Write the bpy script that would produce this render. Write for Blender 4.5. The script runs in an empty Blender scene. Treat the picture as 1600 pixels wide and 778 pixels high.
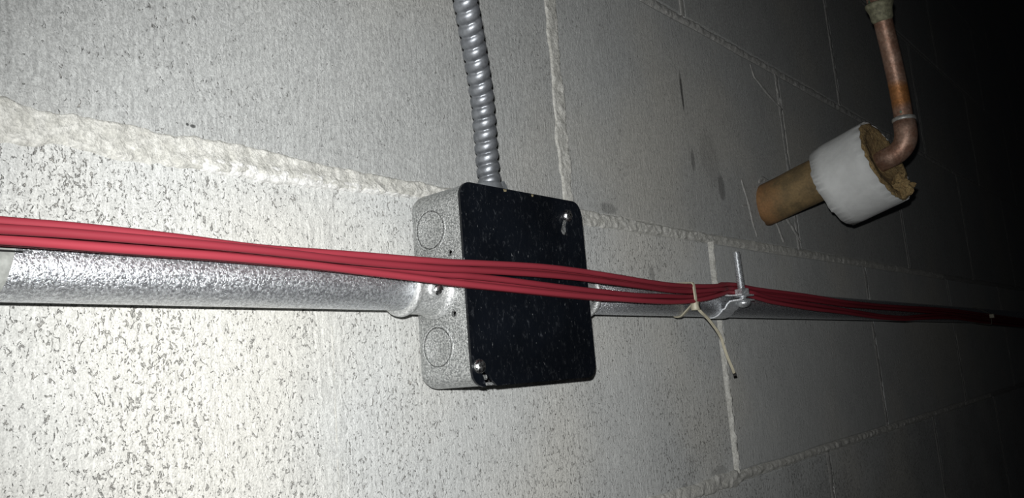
import bpy, bmesh, math, random
from mathutils import Vector, Matrix, noise
random.seed(4)
PI = math.pi
S = bpy.context.scene
COL = S.collection

# ------------------------------------------------------------------ camera
cd = bpy.data.cameras.new('camera'); cam = bpy.data.objects.new('camera', cd); COL.objects.link(cam)
CAMPOS = Vector((-0.235, -0.32126, -0.10653))
RIGHT = Vector((0.657791, -0.749070, -0.078771)); UP = Vector((-0.067287, -0.162606, 0.984394)); BACK = Vector((-0.750189, -0.642226, -0.157363))
m = Matrix.Identity(4)
for i in range(3):
    m[i][0], m[i][1], m[i][2], m[i][3] = RIGHT[i], UP[i], BACK[i], CAMPOS[i]
cam.matrix_world = m
cd.sensor_fit = 'HORIZONTAL'; cd.sensor_width = 36.0; cd.lens = 36.0 * 1259.08 / 1600
cd.clip_start = 0.01; cd.clip_end = 50
S.camera = cam

# ------------------------------------------------------------------ world and the phone's flash, the only lamp in the dark room
w = bpy.data.worlds.new('dark_room'); S.world = w; w.use_nodes = True
w.node_tree.nodes['Background'].inputs[0].default_value = (0.55, 0.6, 0.7, 1)
w.node_tree.nodes['Background'].inputs[1].default_value = 0.004
ld = bpy.data.lights.new('phone_flash', 'SPOT'); lo = bpy.data.objects.new('phone_flash', ld); COL.objects.link(lo)
ld.energy = 13.2; ld.shadow_soft_size = 0.0022; ld.color = (0.995, 1.0, 0.995)
ld.spot_size = math.radians(86); ld.spot_blend = 0.9
lm = m @ Matrix.Rotation(math.radians(3), 4, 'Y') @ Matrix.Rotation(math.radians(-4), 4, 'X'); lp = CAMPOS - RIGHT * 0.004 + UP * 0.014
for i in range(3): lm[i][3] = lp[i]
lo.matrix_world = lm
S.view_settings.view_transform = 'Standard'; S.view_settings.look = 'None'
S.view_settings.gamma = 1.0; S.view_settings.use_curve_mapping = False
S.view_settings.exposure = 0.0

# ------------------------------------------------------------------ helpers
def put(name, me, mat=None, parent=None, smooth=True, loc=None):
    o = bpy.data.objects.new(name, me); COL.objects.link(o)
    if mat and not me.materials: me.materials.append(mat)
    if smooth:
        for p in me.polygons: p.use_smooth = True
    if parent: o.parent = parent
    if loc: o.location = loc
    return o
def mesh(verts, faces):
    me = bpy.data.meshes.new('mesh'); me.from_pydata([tuple(v) for v in verts], [], faces); me.update(); return me
def tag(o, label, cat, group=None):
    o['label'] = label; o['category'] = cat
    if group: o['group'] = group
    return o
def thing(name, label, cat, loc, group=None):
    o = bpy.data.objects.new(name, None); COL.objects.link(o); o.location = loc; o.empty_display_size = 0.01
    return tag(o, label, cat, group)
def child(name, me, mat, parent, smooth=True):
    """mesh data is in world coordinates; the parent is an Empty without rotation"""
    me.transform(Matrix.Translation(-Vector(parent_world(parent))))
    return put(name, me, mat, parent, smooth)
def parent_world(o):
    v = Vector(o.location)
    while o.parent: o = o.parent; v = v + Vector(o.location)
    return v
def frame(d, ref=None):
    d = Vector(d).normalized()
    a = Vector(ref) if ref else (Vector((0, 0, 1)) if abs(d.z) < .9 else Vector((1, 0, 0)))
    u = (a - d * a.dot(d)).normalized(); return u, d.cross(u)
def tube(path, rad, seg=16, cap=True, rf=None, flat=1.0, ref=None):
    """sweep; rad number or list; rf(i, angle) optional radius offset; flat squashes along the 2nd axis"""
    path = [Vector(p) for p in path]; n = len(path); vs = []; fs = []
    u = None
    for i, p in enumerate(path):
        t = (path[min(i + 1, n - 1)] - path[max(i - 1, 0)]).normalized()
        if u is None: u, v = frame(t, ref)
        else:
            u = (u - t * u.dot(t)).normalized()
        v = t.cross(u); r = rad[i] if isinstance(rad, (list, tuple)) else rad
        for k in range(seg):
            a = 2 * PI * k / seg; rr = r + (rf(i, a) if rf else 0)
            vs.append(p + (u * math.cos(a) + v * math.sin(a) * flat) * rr)
    for i in range(n - 1):
        for k in range(seg):
            a = i * seg + k; b = i * seg + (k + 1) % seg
            fs.append((a, b, b + seg, a + seg))
    if cap:
        fs.append(tuple(range(seg))[::-1]); fs.append(tuple((n - 1) * seg + k for k in range(seg)))
    return mesh(vs, fs)
def lathe(base, axis, prof, seg=40, ref=None, nz=None):
    """prof: list of (h along axis, radius)"""
    d = Vector(axis).normalized(); u, v = frame(d, ref); base = Vector(base); vs = []; fs = []
    for i, (h, r) in enumerate(prof):
        for k in range(seg):
            a = 2 * PI * k / seg
            dh, dr = nz(i, a) if nz else (0, 0)
            vs.append(base + d * (h + dh) + (u * math.cos(a) + v * math.sin(a)) * (r + dr))
    for i in range(len(prof) - 1):
        for k in range(seg):
            a = i * seg + k; b = i * seg + (k + 1) % seg
            fs.append((a, b, b + seg, a + seg))
    if prof[0][1] > 1e-6: fs.append(tuple(range(seg))[::-1])
    if prof[-1][1] > 1e-6: fs.append(tuple((len(prof) - 1) * seg + k for k in range(seg)))
    me = mesh(vs, fs)
    bm = bmesh.new(); bm.from_mesh(me); bmesh.ops.remove_doubles(bm, verts=bm.verts, dist=1e-6)
    bmesh.ops.recalc_face_normals(bm, faces=bm.faces); bm.to_mesh(me); bm.free(); return me
def join(*ms):
    bm = bmesh.new()
    for x in ms: bm.from_mesh(x)
    me = bpy.data.meshes.new('mesh'); bm.to_mesh(me); bm.free(); return me
def sharp(o, ang=40):
    bm = bmesh.new(); bm.from_mesh(o.data)
    for e in bm.edges:
        if len(e.link_faces) == 2 and e.calc_face_angle(0) > math.radians(ang): e.smooth = False
    bm.to_mesh(o.data); bm.free(); return o
def rrect(cx, cz, hx, hz, r, n=8):
    out = []
    for sx, sz, a0 in ((1, 1, 0), (-1, 1, PI / 2), (-1, -1, PI), (1, -1, 1.5 * PI)):
        for k in range(n + 1):
            a = a0 + PI / 2 * k / n
            out.append((cx + sx * (hx - r) + r * math.cos(a), cz + sz * (hz - r) + r * math.sin(a)))
    return out
def loft(secs, cap0=True, cap1=True):
    n = len(secs[0]); vs = [v for s in secs for v in s]; fs = []
    for i in range(len(secs) - 1):
        for k in range(n):
            a = i * n + k; b = i * n + (k + 1) % n; fs.append((a, b, b + n, a + n))
    if cap0: fs.append(tuple(range(n))[::-1])
    if cap1: fs.append(tuple((len(secs) - 1) * n + k for k in range(n)))
    me = mesh(vs, fs); bm = bmesh.new(); bm.from_mesh(me); bmesh.ops.recalc_face_normals(bm, faces=bm.faces); bm.to_mesh(me); bm.free()
    return me
def cut(me, cutters):
    """drill holes: evaluate boolean differences and keep only the result"""
    o = bpy.data.objects.new('blank', me); COL.objects.link(o); cs = []
    for c in cutters:
        q = bpy.data.objects.new('drill', c); COL.objects.link(q); cs.append(q)
        md = o.modifiers.new('b', 'BOOLEAN'); md.operation = 'DIFFERENCE'; md.object = q; md.solver = 'EXACT'
    dg = bpy.context.evaluated_depsgraph_get(); dg.update()
    r = bpy.data.meshes.new_from_object(o.evaluated_get(dg))
    for q in cs + [o]: bpy.data.objects.remove(q)
    return r
def nz3(p, s, o=0): return noise.noise(Vector((p[0] * s + o, p[1] * s + 7.1, p[2] * s - 3.3 + o)))
def fbm(x, z, s, octv=3, o=0.0):
    t = 0; a = 1
    for k in range(octv):
        t += a * noise.noise(Vector((x * s + o, z * s - o, o * 1.7))); s *= 2.1; a *= .55
    return t

# ------------------------------------------------------------------ materials
class Mat:
    def __init__(self, name, rough=.6, metal=0.0, color=None):
        self.m = bpy.data.materials.new(name); self.m.use_nodes = True
        self.t = self.m.node_tree; self.n = self.t.nodes; self.l = self.t.links
        self.b = self.n['Principled BSDF']
        self.b.inputs['Roughness'].default_value = rough; self.b.inputs['Metallic'].default_value = metal
        if color: self.b.inputs['Base Color'].default_value = (*color, 1)
        g = self.n.new('ShaderNodeNewGeometry'); self.pos = g.outputs['Position']
    def scaled(self, v):
        x = self.n.new('ShaderNodeMapping'); x.inputs['Scale'].default_value = v; self.l.new(self.pos, x.inputs[0]); return x.outputs[0]
    def noise(self, scale, detail=2, rough=.5, vec=None, dist=0.0):
        x = self.n.new('ShaderNodeTexNoise'); x.inputs['Scale'].default_value = scale; x.inputs['Detail'].default_value = detail
        x.inputs['Roughness'].default_value = rough; x.inputs['Distortion'].default_value = dist
        self.l.new(vec if vec is not None else self.pos, x.inputs['Vector']); return x.outputs['Fac']
    def ramp(self, f, a, b, lo=0.0, hi=1.0):
        x = self.n.new('ShaderNodeMapRange'); x.interpolation_type = 'SMOOTHSTEP'
        for i, v in ((1, a), (2, b), (3, lo), (4, hi)):
            if hasattr(v, 'links') or not isinstance(v, (int, float)): self.l.new(v, x.inputs[i])
            else: x.inputs[i].default_value = v
        self.l.new(f, x.inputs[0]); return x.outputs[0]
    def math(self, op, a, b=0.0, c=None):
        x = self.n.new('ShaderNodeMath'); x.operation = op
        for i, v in enumerate((a, b) if c is None else (a, b, c)):
            if isinstance(v, (int, float)): x.inputs[i].default_value = v
            else: self.l.new(v, x.inputs[i])
        return x.outputs[0]
    def mix(self, f, a, b):
        x = self.n.new('ShaderNodeMix'); x.data_type = 'RGBA'
        for i, v in ((0, f), (6, a), (7, b)):
            if isinstance(v, (int, float)): x.inputs[i].default_value = v
            elif isinstance(v, tuple): x.inputs[i].default_value = (*v, 1)
            else: self.l.new(v, x.inputs[i])
        return x.outputs[2]
    def scale(self, col, f):
        x = self.n.new('ShaderNodeMix'); x.data_type = 'RGBA'; x.blend_type = 'MULTIPLY'; x.inputs[0].default_value = 1
        if isinstance(col, tuple): x.inputs[6].default_value = (*col, 1)
        else: self.l.new(col, x.inputs[6])
        self.l.new(f, x.inputs[7]); return x.outputs[2]
    def color(self, c): self.l.new(c, self.b.inputs['Base Color'])
    def rough(self, c): self.l.new(c, self.b.inputs['Roughness'])
    def attr(self, name):
        x = self.n.new('ShaderNodeAttribute'); x.attribute_type = 'OBJECT'; x.attribute_name = name; return x.outputs['Fac']
    def bump(self, h, dist, strength=1.0):
        x = self.n.new('ShaderNodeBump'); x.inputs['Distance'].default_value = dist; x.inputs['Strength'].default_value = strength
        self.l.new(h, x.inputs['Height'])
        if self.b.inputs['Normal'].links: self.l.new(self.b.inputs['Normal'].links[0].from_socket, x.inputs['Normal'])
        self.l.new(x.outputs[0], self.b.inputs['Normal'])

def mat_block():
    M = Mat('concrete_block', .85)
    tone = M.attr('tone'); pore = M.attr('pore')
    squash = M.scaled((1, 1, .62)); streak = M.scaled((1, 1, .08))
    patch = M.noise(14, 3, .6); fine = M.noise(1300, 3, .7); mid = M.noise(560, 4, .68, squash, 1.1)
    st = M.noise(560, 2, .5, streak); grain = M.noise(600, 3, .65, M.scaled((1, 1, .55)), .8)
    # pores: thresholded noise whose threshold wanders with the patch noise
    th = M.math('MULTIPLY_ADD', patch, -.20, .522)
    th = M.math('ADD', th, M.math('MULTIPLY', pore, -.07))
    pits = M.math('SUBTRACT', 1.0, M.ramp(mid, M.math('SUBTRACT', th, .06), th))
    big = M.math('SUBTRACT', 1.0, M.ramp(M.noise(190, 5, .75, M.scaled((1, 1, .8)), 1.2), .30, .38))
    c = M.mix(patch, (.475, .485, .475), (.585, .595, .58))
    c = M.mix(M.ramp(M.noise(5, 2), .45, .7), c, (.60, .59, .545))
    c = M.scale(c, M.ramp(st, .3, .72, .90, 1.06))
    c = M.scale(c, M.ramp(fine, .3, .7, .80, 1.18))
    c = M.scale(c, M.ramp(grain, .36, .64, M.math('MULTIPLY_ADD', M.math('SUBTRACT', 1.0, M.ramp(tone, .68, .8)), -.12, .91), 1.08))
    c = M.mix(M.math('MULTIPLY', pits, .8), c, (.30, .29, .265))  # occlusion inside the pits painted into the base colour as warm grey
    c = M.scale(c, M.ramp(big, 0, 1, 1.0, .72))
    # a few stains with a shape of their own: (x, z, half width, half height, darkness)
    sep = M.n.new('ShaderNodeSeparateXYZ'); M.l.new(M.pos, sep.inputs[0])
    wob = M.math('MULTIPLY', M.math('SUBTRACT', M.noise(260, 2), .5), .9)
    for x, z, hx, hz, k in ((.3863, .130, .0022, .021, .78), (.3920, .068, .004, .011, .45), (.4415, .050, .0075, .014, .45), (.186, -.0255 + .03, .004, .004, .5),
                            (-.0665, .0125, .0016, .0010, .8), (-.0690, .0128, .0008, .0008, .8), (.303, -.036, .005, .006, .35), (.425, .075, .02, .03, .15),
                            (.252, .010, .012, .005, .35), (.116, .006, .006, .008, .45), (.375, -.194, .016, .005, .25), (.318, -.197, .006, .002, .35)):
        a = M.math('DIVIDE', M.math('SUBTRACT', sep.outputs[0], x), hx); b = M.math('DIVIDE', M.math('SUBTRACT', sep.outputs[2], z), hz)
        q = M.math('ADD', M.math('ADD', M.math('MULTIPLY', a, a), M.math('MULTIPLY', b, b)), wob)
        c = M.scale(c, M.ramp(q, .35, 1.1, 1 - k, 1.0))
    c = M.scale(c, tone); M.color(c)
    M.bump(M.math('SUBTRACT', M.math('ADD', M.math('MULTIPLY', fine, .35), M.math('MULTIPLY', st, .5)), M.math('MULTIPLY', pits, 1.0)), .00055, .8)
    M.bump(M.math('ADD', mid, M.math('MULTIPLY', grain, .7)), .0007, .8)
    return M.m
def mat_mortar(name, c0, c1):
    M = Mat(name, .9); f = M.noise(700, 4, .7); g = M.noise(160, 3, .6)
    c = M.mix(M.ramp(g, .35, .65), c0, c1); c = M.scale(c, M.ramp(f, .3, .7, .72, 1.15)); M.color(c)
    M.bump(f, .0012, .8); M.bump(g, .0015, .6); return M.m
def mat_galv(name, dark, light, rough, bump=.0002, sc=600, metal=1.0):
    M = Mat(name, rough, metal); f = M.noise(sc, 3, .65); g = M.noise(sc * 3, 2, .6); b = M.noise(60, 2)
    c = M.mix(M.ramp(f, .36, .64), dark, light); c = M.scale(c, M.ramp(g, .3, .7, .7, 1.2)); M.color(c)
    M.rough(M.ramp(f, .3, .7, rough - .1, rough + .14)); M.bump(f, bump, 1.0); M.bump(g, bump * .5, .8); return M.m
def mat_plain(name, c, rough, metal=0.0, sc=500, var=.2, bump=0.0001):
    M = Mat(name, rough, metal); f = M.noise(sc, 3, .6)
    M.color(M.scale(c, M.ramp(f, .3, .7, 1 - var, 1 + var * .5))); M.bump(f, bump, .8); return M.m
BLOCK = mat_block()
MORTAR = mat_mortar('mortar', (.43, .425, .39), (.53, .525, .49))
MORTARD = mat_mortar('grey_mortar', (.31, .31, .295), (.40, .395, .375))
MORTARW = mat_mortar('white_mortar', (.56, .555, .53), (.66, .66, .64))
CONDUIT = mat_galv('galvanised_conduit', (.44, .455, .48), (.80, .82, .85), .27, .0004, 900, .86)
BOXM = mat_galv('galvanised_box_steel', (.28, .29, .29), (.66, .67, .66), .38, .0005, 1000, .82)
CAST = mat_galv('die_cast_zinc', (.42, .43, .43), (.74, .75, .74), .45, .0003, 1000, .7)
BRIGHT = mat_galv('bright_zinc_screw', (.62, .63, .64), (.9, .9, .9), .25, .0001, 900)
BOLTM = mat_galv('zinc_bolt', (.50, .52, .54), (.72, .74, .76), .38, .0001, 800, .85)
STRAP = mat_galv('pale_zinc_strap', (.62, .64, .66), (.82, .84, .86), .45, .0001, 700, .7)
def mat_flex():
    M = Mat('dull_zinc_armour', .44, .72); f = M.noise(260, 3, .6)
    M.color(M.mix(M.ramp(f, .35, .65), (.17, .18, .195), (.25, .262, .28))); M.bump(M.noise(900, 2), .0001, .5); return M.m
FLEX = mat_flex()
COLLAR = mat_plain('grey_zinc_collar', (.30, .32, .34), .42, .7, 300, .15)
def mat_cover():
    M = Mat('black_painted_steel', .36); f = M.noise(420, 4, .7, M.scaled((1, 1, .55)), .8); g = M.noise(28, 2)
    specks = M.ramp(f, .57, .74); sc = M.ramp(M.noise(900, 2, .6, M.scaled((1, 1, .35))), .70, .80)
    c = M.mix(specks, (.003, .004, .006), (.028, .031, .036)); c = M.mix(sc, c, (.16, .165, .17)); c = M.scale(c, M.ramp(g, .3, .7, .7, 1.2)); M.color(c)
    M.b.inputs['Specular IOR Level'].default_value = .35
    M.rough(M.ramp(f, .4, .7, .30, .5)); M.bump(f, .0002, .4); return M.m
COVER = mat_cover()
BLACK = mat_plain('dark_hole', (.006, .006, .006), .9)
def mat_red(name, c):
    M = Mat(name, .62); f = M.noise(30, 2, .5, M.scaled((.3, 1, 1))); M.color(M.scale(c, M.ramp(f, .3, .7, .86, 1.08)))
    M.b.inputs['Specular IOR Level'].default_value = .2; M.bump(M.noise(260, 2, .5, M.scaled((.12, 1, 1))), .00012, .5); return M.m
REDS = [mat_red('red_pvc_sheath', (.205, .023, .034)), mat_red('red_pvc_sheath_deep', (.180, .019, .029)), mat_red('red_pvc_sheath_light', (.230, .026, .038))]
NYLON = mat_plain('natural_nylon', (.40, .37, .28), .5, 0, 300, .12)
GREYED = mat_plain('dark_nylon', (.07, .065, .05), .6)  # darker nylon for the strap of the far tie
TIEEND = mat_plain('dark_cut_tip', (.012, .011, .01), .7)
TAPE = mat_plain('matte_grey_tape', (.31, .32, .30), .8, 0, 220, .3, .0003)
def mat_copper():
    M = Mat('weathered_copper', .5, .55); f = M.noise(90, 4, .65); g = M.noise(420, 3, .6); v = M.noise(26, 2)
    c = M.mix(M.ramp(f, .35, .65), (.34, .19, .13), (.50, .33, .25)); sep = M.n.new('ShaderNodeSeparateXYZ'); M.l.new(M.pos, sep.inputs[0])
    zz = M.math('ABSOLUTE', M.math('SUBTRACT', M.math('MULTIPLY_ADD', v, .02, sep.outputs[2]), .132))
    c = M.mix(M.ramp(zz, .006, .016, .85, 0), c, (.48, .20, .055))
    c = M.mix(M.ramp(M.noise(120, 3, .5), .66, .72), c, (.16, .30, .22)); M.color(M.scale(c, M.ramp(g, .3, .7, .75, 1.15))); M.bump(g, .0004, .6); return M.m
COPPER = mat_copper()
SOLDER = mat_plain('solder', (.52, .52, .49), .5, .5, 300, .3, .0003)
FITTING = mat_plain('scaled_brass', (.34, .33, .22), .7, .2, 260, .4, .0008)
def mat_sleeve():
    M = Mat('brown_sleeve', .8); f = M.noise(60, 4, .6); g = M.noise(500, 3, .6)
    c = M.mix(M.ramp(f, .35, .68), (.11, .078, .036), (.20, .135, .06))
    sep = M.n.new('ShaderNodeSeparateXYZ'); M.l.new(M.pos, sep.inputs[0])
    c = M.mix(M.ramp(M.math('MULTIPLY_ADD', f, .05, sep.outputs[1]), -.006, .022), c, (.22, .115, .045))
    M.color(M.scale(c, M.ramp(g, .3, .7, .85, 1.1))); M.bump(g, .0004, .5); return M.m
SLEEVE = mat_sleeve()
JACKET = mat_plain('white_paper_jacket', (.60, .61, .60), .75, 0, 90, .08, .0005)
def mat_fibre():
    M = Mat('tan_glass_fibre', .95); f = M.noise(240, 4, .7, None, 1.0); g = M.noise(900, 3, .6)
    M.color(M.scale(M.mix(M.ramp(f, .3, .7), (.26, .17, .07), (.42, .30, .14)), M.ramp(g, .3, .7, .7, 1.2))); M.bump(f, .003, 1.0); return M.m
FIBRE = mat_fibre()

# ------------------------------------------------------------------ the wall: backing, blocks, joints
MX, MZ = .4064, .2032
def box_mesh(x0, x1, y0, y1, z0, z1):
    me = mesh([(x, y, z) for x in (x0, x1) for y in (y0, y1) for z in (z0, z1)],
              [(0, 1, 3, 2), (4, 6, 7, 5), (0, 4, 5, 1), (2, 3, 7, 6), (0, 2, 6, 4), (1, 5, 7, 3)])
    return me
wall = put('wall_back', box_mesh(-1.3, 5.0, .006, .2, -1.02, 1.83), MORTAR, smooth=False); wall['kind'] = 'structure'
def block_mesh(hw, seed):
    hh = MZ / 2 - .004; r = random.Random(seed); n = 9; out = []
    pts = []
    def jit(): return r.uniform(-.0006, .0006)
    for i in range(n): pts.append((-hw + 2 * hw * i / n, -hh + jit()))
    for i in range(5): pts.append((hw + jit(), -hh + 2 * hh * i / 5))
    for i in range(n): pts.append((hw - 2 * hw * i / n, hh + jit()))
    for i in range(5): pts.append((-hw + jit(), hh - 2 * hh * i / 5))
    def ring(k, y): return [(x * (1 - k / hw), y, z * (1 - k / hh)) for x, z in pts]
    return loft([ring(0, .03), ring(0, .0016), ring(.0004, .0006), ring(.0016, 0.0)])
variants = [block_mesh(MX / 2 - .004, k) for k in range(5)]
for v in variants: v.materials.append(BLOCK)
bi = 0
for row in range(-5, 9):                      # row r spans z = r*MZ .. (r+1)*MZ ; row 0 sits on joint A
    off = 0 if row % 2 else MX / 2            # joints of odd rows at multiples of MX
    for c in range(-3, 12):
        x = off + c * MX + MX / 2; z = (row + .5) * MZ
        if x < -1.2 or x > 4.8: continue
        o = put('block', variants[bi % 5], None, wall, smooth=False, loc=(x, 0, z)); bi += 1
        rr = random.Random(row * 31 + c)
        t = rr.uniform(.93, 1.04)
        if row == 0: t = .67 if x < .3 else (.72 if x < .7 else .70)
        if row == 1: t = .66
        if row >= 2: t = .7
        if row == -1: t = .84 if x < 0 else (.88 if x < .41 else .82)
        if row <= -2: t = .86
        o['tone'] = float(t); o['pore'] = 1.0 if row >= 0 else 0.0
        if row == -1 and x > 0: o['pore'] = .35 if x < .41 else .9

def strip(name, horiz, c, a0, a1, W, hfun, cell, mat, crosscell=None, parent=wall):
    """rough mortar: a height field over a band; y = -height, running below the block faces outside the joint"""
    cc = crosscell or cell; nu = max(2, int((a1 - a0) / cell)); nv = max(3, int(2 * W / cc)); vs = []; fs = []
    for i in range(nu + 1):
        u = a0 + (a1 - a0) * i / nu
        for j in range(nv + 1):
            t = -W + 2 * W * j / nv; h = hfun(u, t)
            vs.append((u, -h, c + t) if horiz else (c + t, -h, u))
    for i in range(nu):
        for j in range(nv):
            a = i * (nv + 1) + j; q = (a, a + nv + 1, a + nv + 2, a + 1)
            fs.append(q if horiz else q[::-1])
    return put(name, mesh(vs, fs), mat, parent)
def joint_h(half, proud, amp, s, o, edge=.0022):
    """half(u) half width, proud(u) height of the middle; falls below the faces past the ragged edge"""
    def f(u, t):
        hw = half(u) * (1 + .35 * fbm(u, 0 if t > 0 else 5, 60, 3, o)) ; d = abs(t) - hw
        e = max(0.0, min(1.0, .5 - d / edge)); e = e * e * (3 - 2 * e)
        body = proud(u, t) + amp * fbm(u, t, s, 3, o)
        return -.0022 * (1 - e) + e * max(body, -.0006)
    return f
def lerp(x, tab):
    if x <= tab[0][0]: return tab[0][1]
    for (a, b), (c, d) in zip(tab, tab[1:]):
        if x <= c: return b + (d - b) * (x - a) / (c - a)
    return tab[-1][1]
# joint A, the thick one behind the box
TA = [(-.2, .0092), (-.12, .0082), (-.05, .0068), (0, .0056), (.05, .0045), (.12, .0045), (.17, .0056), (.23, .0058), (.30, .0040), (.40, .0034), (.55, .0040), (.8, .0034)]
def proudA(u, t):
    k = lerp(u, [(-.2, .0008), (-.08, .0011), (-.06, .0018), (.04, .0016), (.16, .0014), (.28, .0011), (.5, .0006)])
    low = max(0, min(1, (-t + .001) / .004)) if -.075 < u < .06 else .5
    return k * (.55 + .8 * low)
strip('mortar_bed', True, 0, -.22, .42, .0125, joint_h(lambda u: lerp(u, TA), proudA, .0009, 190, 1.3), .00085, MORTAR)
strip('mortar_bed', True, 0, .42, 1.2, .011, joint_h(lambda u: lerp(u, TA), proudA, .0009, 190, 1.3), .0018, MORTAR)
# the brighter skim smeared along the lower half of that joint
def skim(u, t):
    a = lerp(u, [(-.12, 0), (-.072, .1), (-.062, 1), (.02, .8), (.052, .3), (.07, 0)]); hw = .0036 * a * (1 + .5 * fbm(u, 2, 50, 3, 9))
    d = abs(t) - hw; e = max(0, min(1, .5 - d / .0018)); return -.002 * (1 - e) + e * (.0021 + .0011 * fbm(u, t, 260, 3, 4.2))
strip('mortar_skim', True, -.0042, -.075, .07, .0075, skim, .0008, MORTARW)
TB = [(.2, .0045), (.5, .0042), (.9, .0036)]
flatp = lambda k: (lambda u, t: k)
strip('mortar_bed', True, MZ, .1, 1.4, .010, joint_h(lambda u: .0036, flatp(.0005), .0012, 120, 3.1), .0016, MORTARD)
TC = [(.1, .0042), (.40, .0060), (.415, .0030), (1.0, .003)]
strip('mortar_bed', True, -MZ, .05, 1.4, .012, joint_h(lambda u: lerp(u, TC), lambda u, t: lerp(u, [(.1, .0012), (.40, .0022), (.42, .0006)]), .0014, 130, 5.7), .0016, MORTAR)
for row in range(-5, 9):
    if row in (0, 1, -1): segs = [(-1.3, {0: -.22, 1: .1, -1: .05}[row]), ({0: 1.2, 1: 1.4, -1: 1.4}[row], 4.9)]
    else: segs = [(-1.3, 4.9)]
    for a0, a1 in segs:
        strip('mortar_bed', True, row * MZ, a0, a1, .008, joint_h(lambda u: .0030, flatp(-.0002), .0007, 60, row), .012, MORTARD, .002)
SPEC = {(0, MX / 2): (.0068, .0011, .0009, .0011, 150), (-1, MX): (.0023, .0022, .0014, .0014, 120), (-1, 0.0): (.0085, .0001, .00035, .0009, 260),
        (1, 2 * MX): (.0040, .0005, .0008, .0020, 90), (0, 1.5 * MX): (.0044, .0002, .0007, .0016, 90), (-1, 2 * MX): (.0046, .0001, .0004, .0024, 90), (-2, 1.5 * MX): (.0046, .0001, .0004, .0024, 90)}
for row in range(-5, 9):
    off = 0 if row % 2 else MX / 2
    for c in range(-3, 12):
        x = off + c * MX
        if x < -1.25 or x > 4.8: continue
        k = next((v for (r_, xx), v in SPEC.items() if r_ == row and abs(xx - x) < .01), None)
        z0, z1 = row * MZ + .0035, (row + 1) * MZ - .0035
        if k:
            flush = k[0] > .008
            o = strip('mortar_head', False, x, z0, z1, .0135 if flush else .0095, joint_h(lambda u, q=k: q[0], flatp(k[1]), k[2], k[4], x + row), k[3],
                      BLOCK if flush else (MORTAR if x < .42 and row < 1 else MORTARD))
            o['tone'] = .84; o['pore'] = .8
        else: strip('mortar_head', False, x, z0, z1, .007, joint_h(lambda u: .0046, flatp(.0001), .0003, 60, x + row), .012, MORTARD, .0012)
strip('mortar_ridge', False, .0022, -.2, -.075, .003, joint_h(lambda u: .0006, flatp(.0007), .0006, 120, 6.6, .0014), .0009, MORTAR, .0005)
# raised smears of mortar around the pipe's hole and near the joint above
def smear(pts, r):
    P = []
    for (x0, z0), (x1, z1) in zip(pts, pts[1:]):
        for k in range(10): P.append((x0 + (x1 - x0) * k / 10, z0 + (z1 - z0) * k / 10))
    P.append(pts[-1]); path = [Vector((x + .0012 * nz3((x, 0, z), 90), .0002, z)) for x, z in P]
    rad = [r * (.35 + .9 * abs(noise.noise(Vector((x * 130, z * 130, 2)))) + .4 * math.sin(PI * i / (len(P) - 1))) for i, (x, z) in enumerate(P)]
    me = tube(path, rad, 7, ref=(1, 0, 0))
    for v in me.vertices: v.co.y = .0002 + (v.co.y - .0002) * .5
    put('mortar_smear', me, MORTARD, wall)
smear([(.4857, .0639), (.494, .045), (.499, .025), (.5054, .0091)], .0026)
smear([(.480, .037), (.494, .039)], .0016)
smear([(.548, .034), (.5593, .0240), (.5691, .0075)], .0026)
smear([(.575, .040), (.5943, .0290), (.616, .011)], .0028)
smear([(.5431, .195), (.549, .183), (.575, .172), (.6130, .160)], .0022)
smear([(.6056, .192), (.609, .175), (.6115, .1642)], .0020)
smear([(.525, .066), (.536, .072), (.552, .070)], .003)

# ------------------------------------------------------------------ junction box
BX, BZ = .0980, -.0585
jb = thing('junction_box', 'square galvanised steel junction box with a black painted cover, fixed on the conduit run', 'junction box', (BX, -.009, BZ))
def sec(ins, d, r=.009): return [(x, -d, z) for x, z in rrect(BX, BZ, .0508 - ins, .0508 - ins, max(r - ins, .003), 8)]
secs = [sec(0, .0472)]
secs += [sec(0, .030), sec(0, .0155)]
for k in range(1, 6):
    a = PI / 2 * k / 5; secs.append(sec(.006 * (1 - math.cos(a)), .0152 - .006 * math.sin(a), .009))
hou = loft(secs[::-1] + [sec(.0015, .0472), sec(.0015, .0108)], True, True)
drills = []
for z in (-.0425, -.0732):
    for x in (.0450, .1510): drills.append(lathe((x - .004, -.0386, z), (1, 0, 0), [(0, .0017), (.008, .0017)], 14))
hou = cut(hou, drills)
hob = sharp(child('housing', hou, BOXM, jb), 50)
KO = [(0, .0114), (.00015, .0113), (.00035, .0108), (.0002, .0104), (.0001, .0101), (.0001, .0095), (.00035, .0091), (.00015, .0086), (.0001, 0)]
for sx in (-1, 1):
    for z in (-.0285, -.0885):
        child('knockout', lathe((BX + sx * .0507, -.0255, z), (sx, 0, 0), KO, 40), BOXM, jb)
for sx in (-1,):
    child('conduit_opening', lathe((BX + sx * .0507, -.027, BZ), (sx, 0, 0), [(0, .0158), (.0003, .0158), (.0003, .014)], 40), BOXM, jb)
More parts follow.
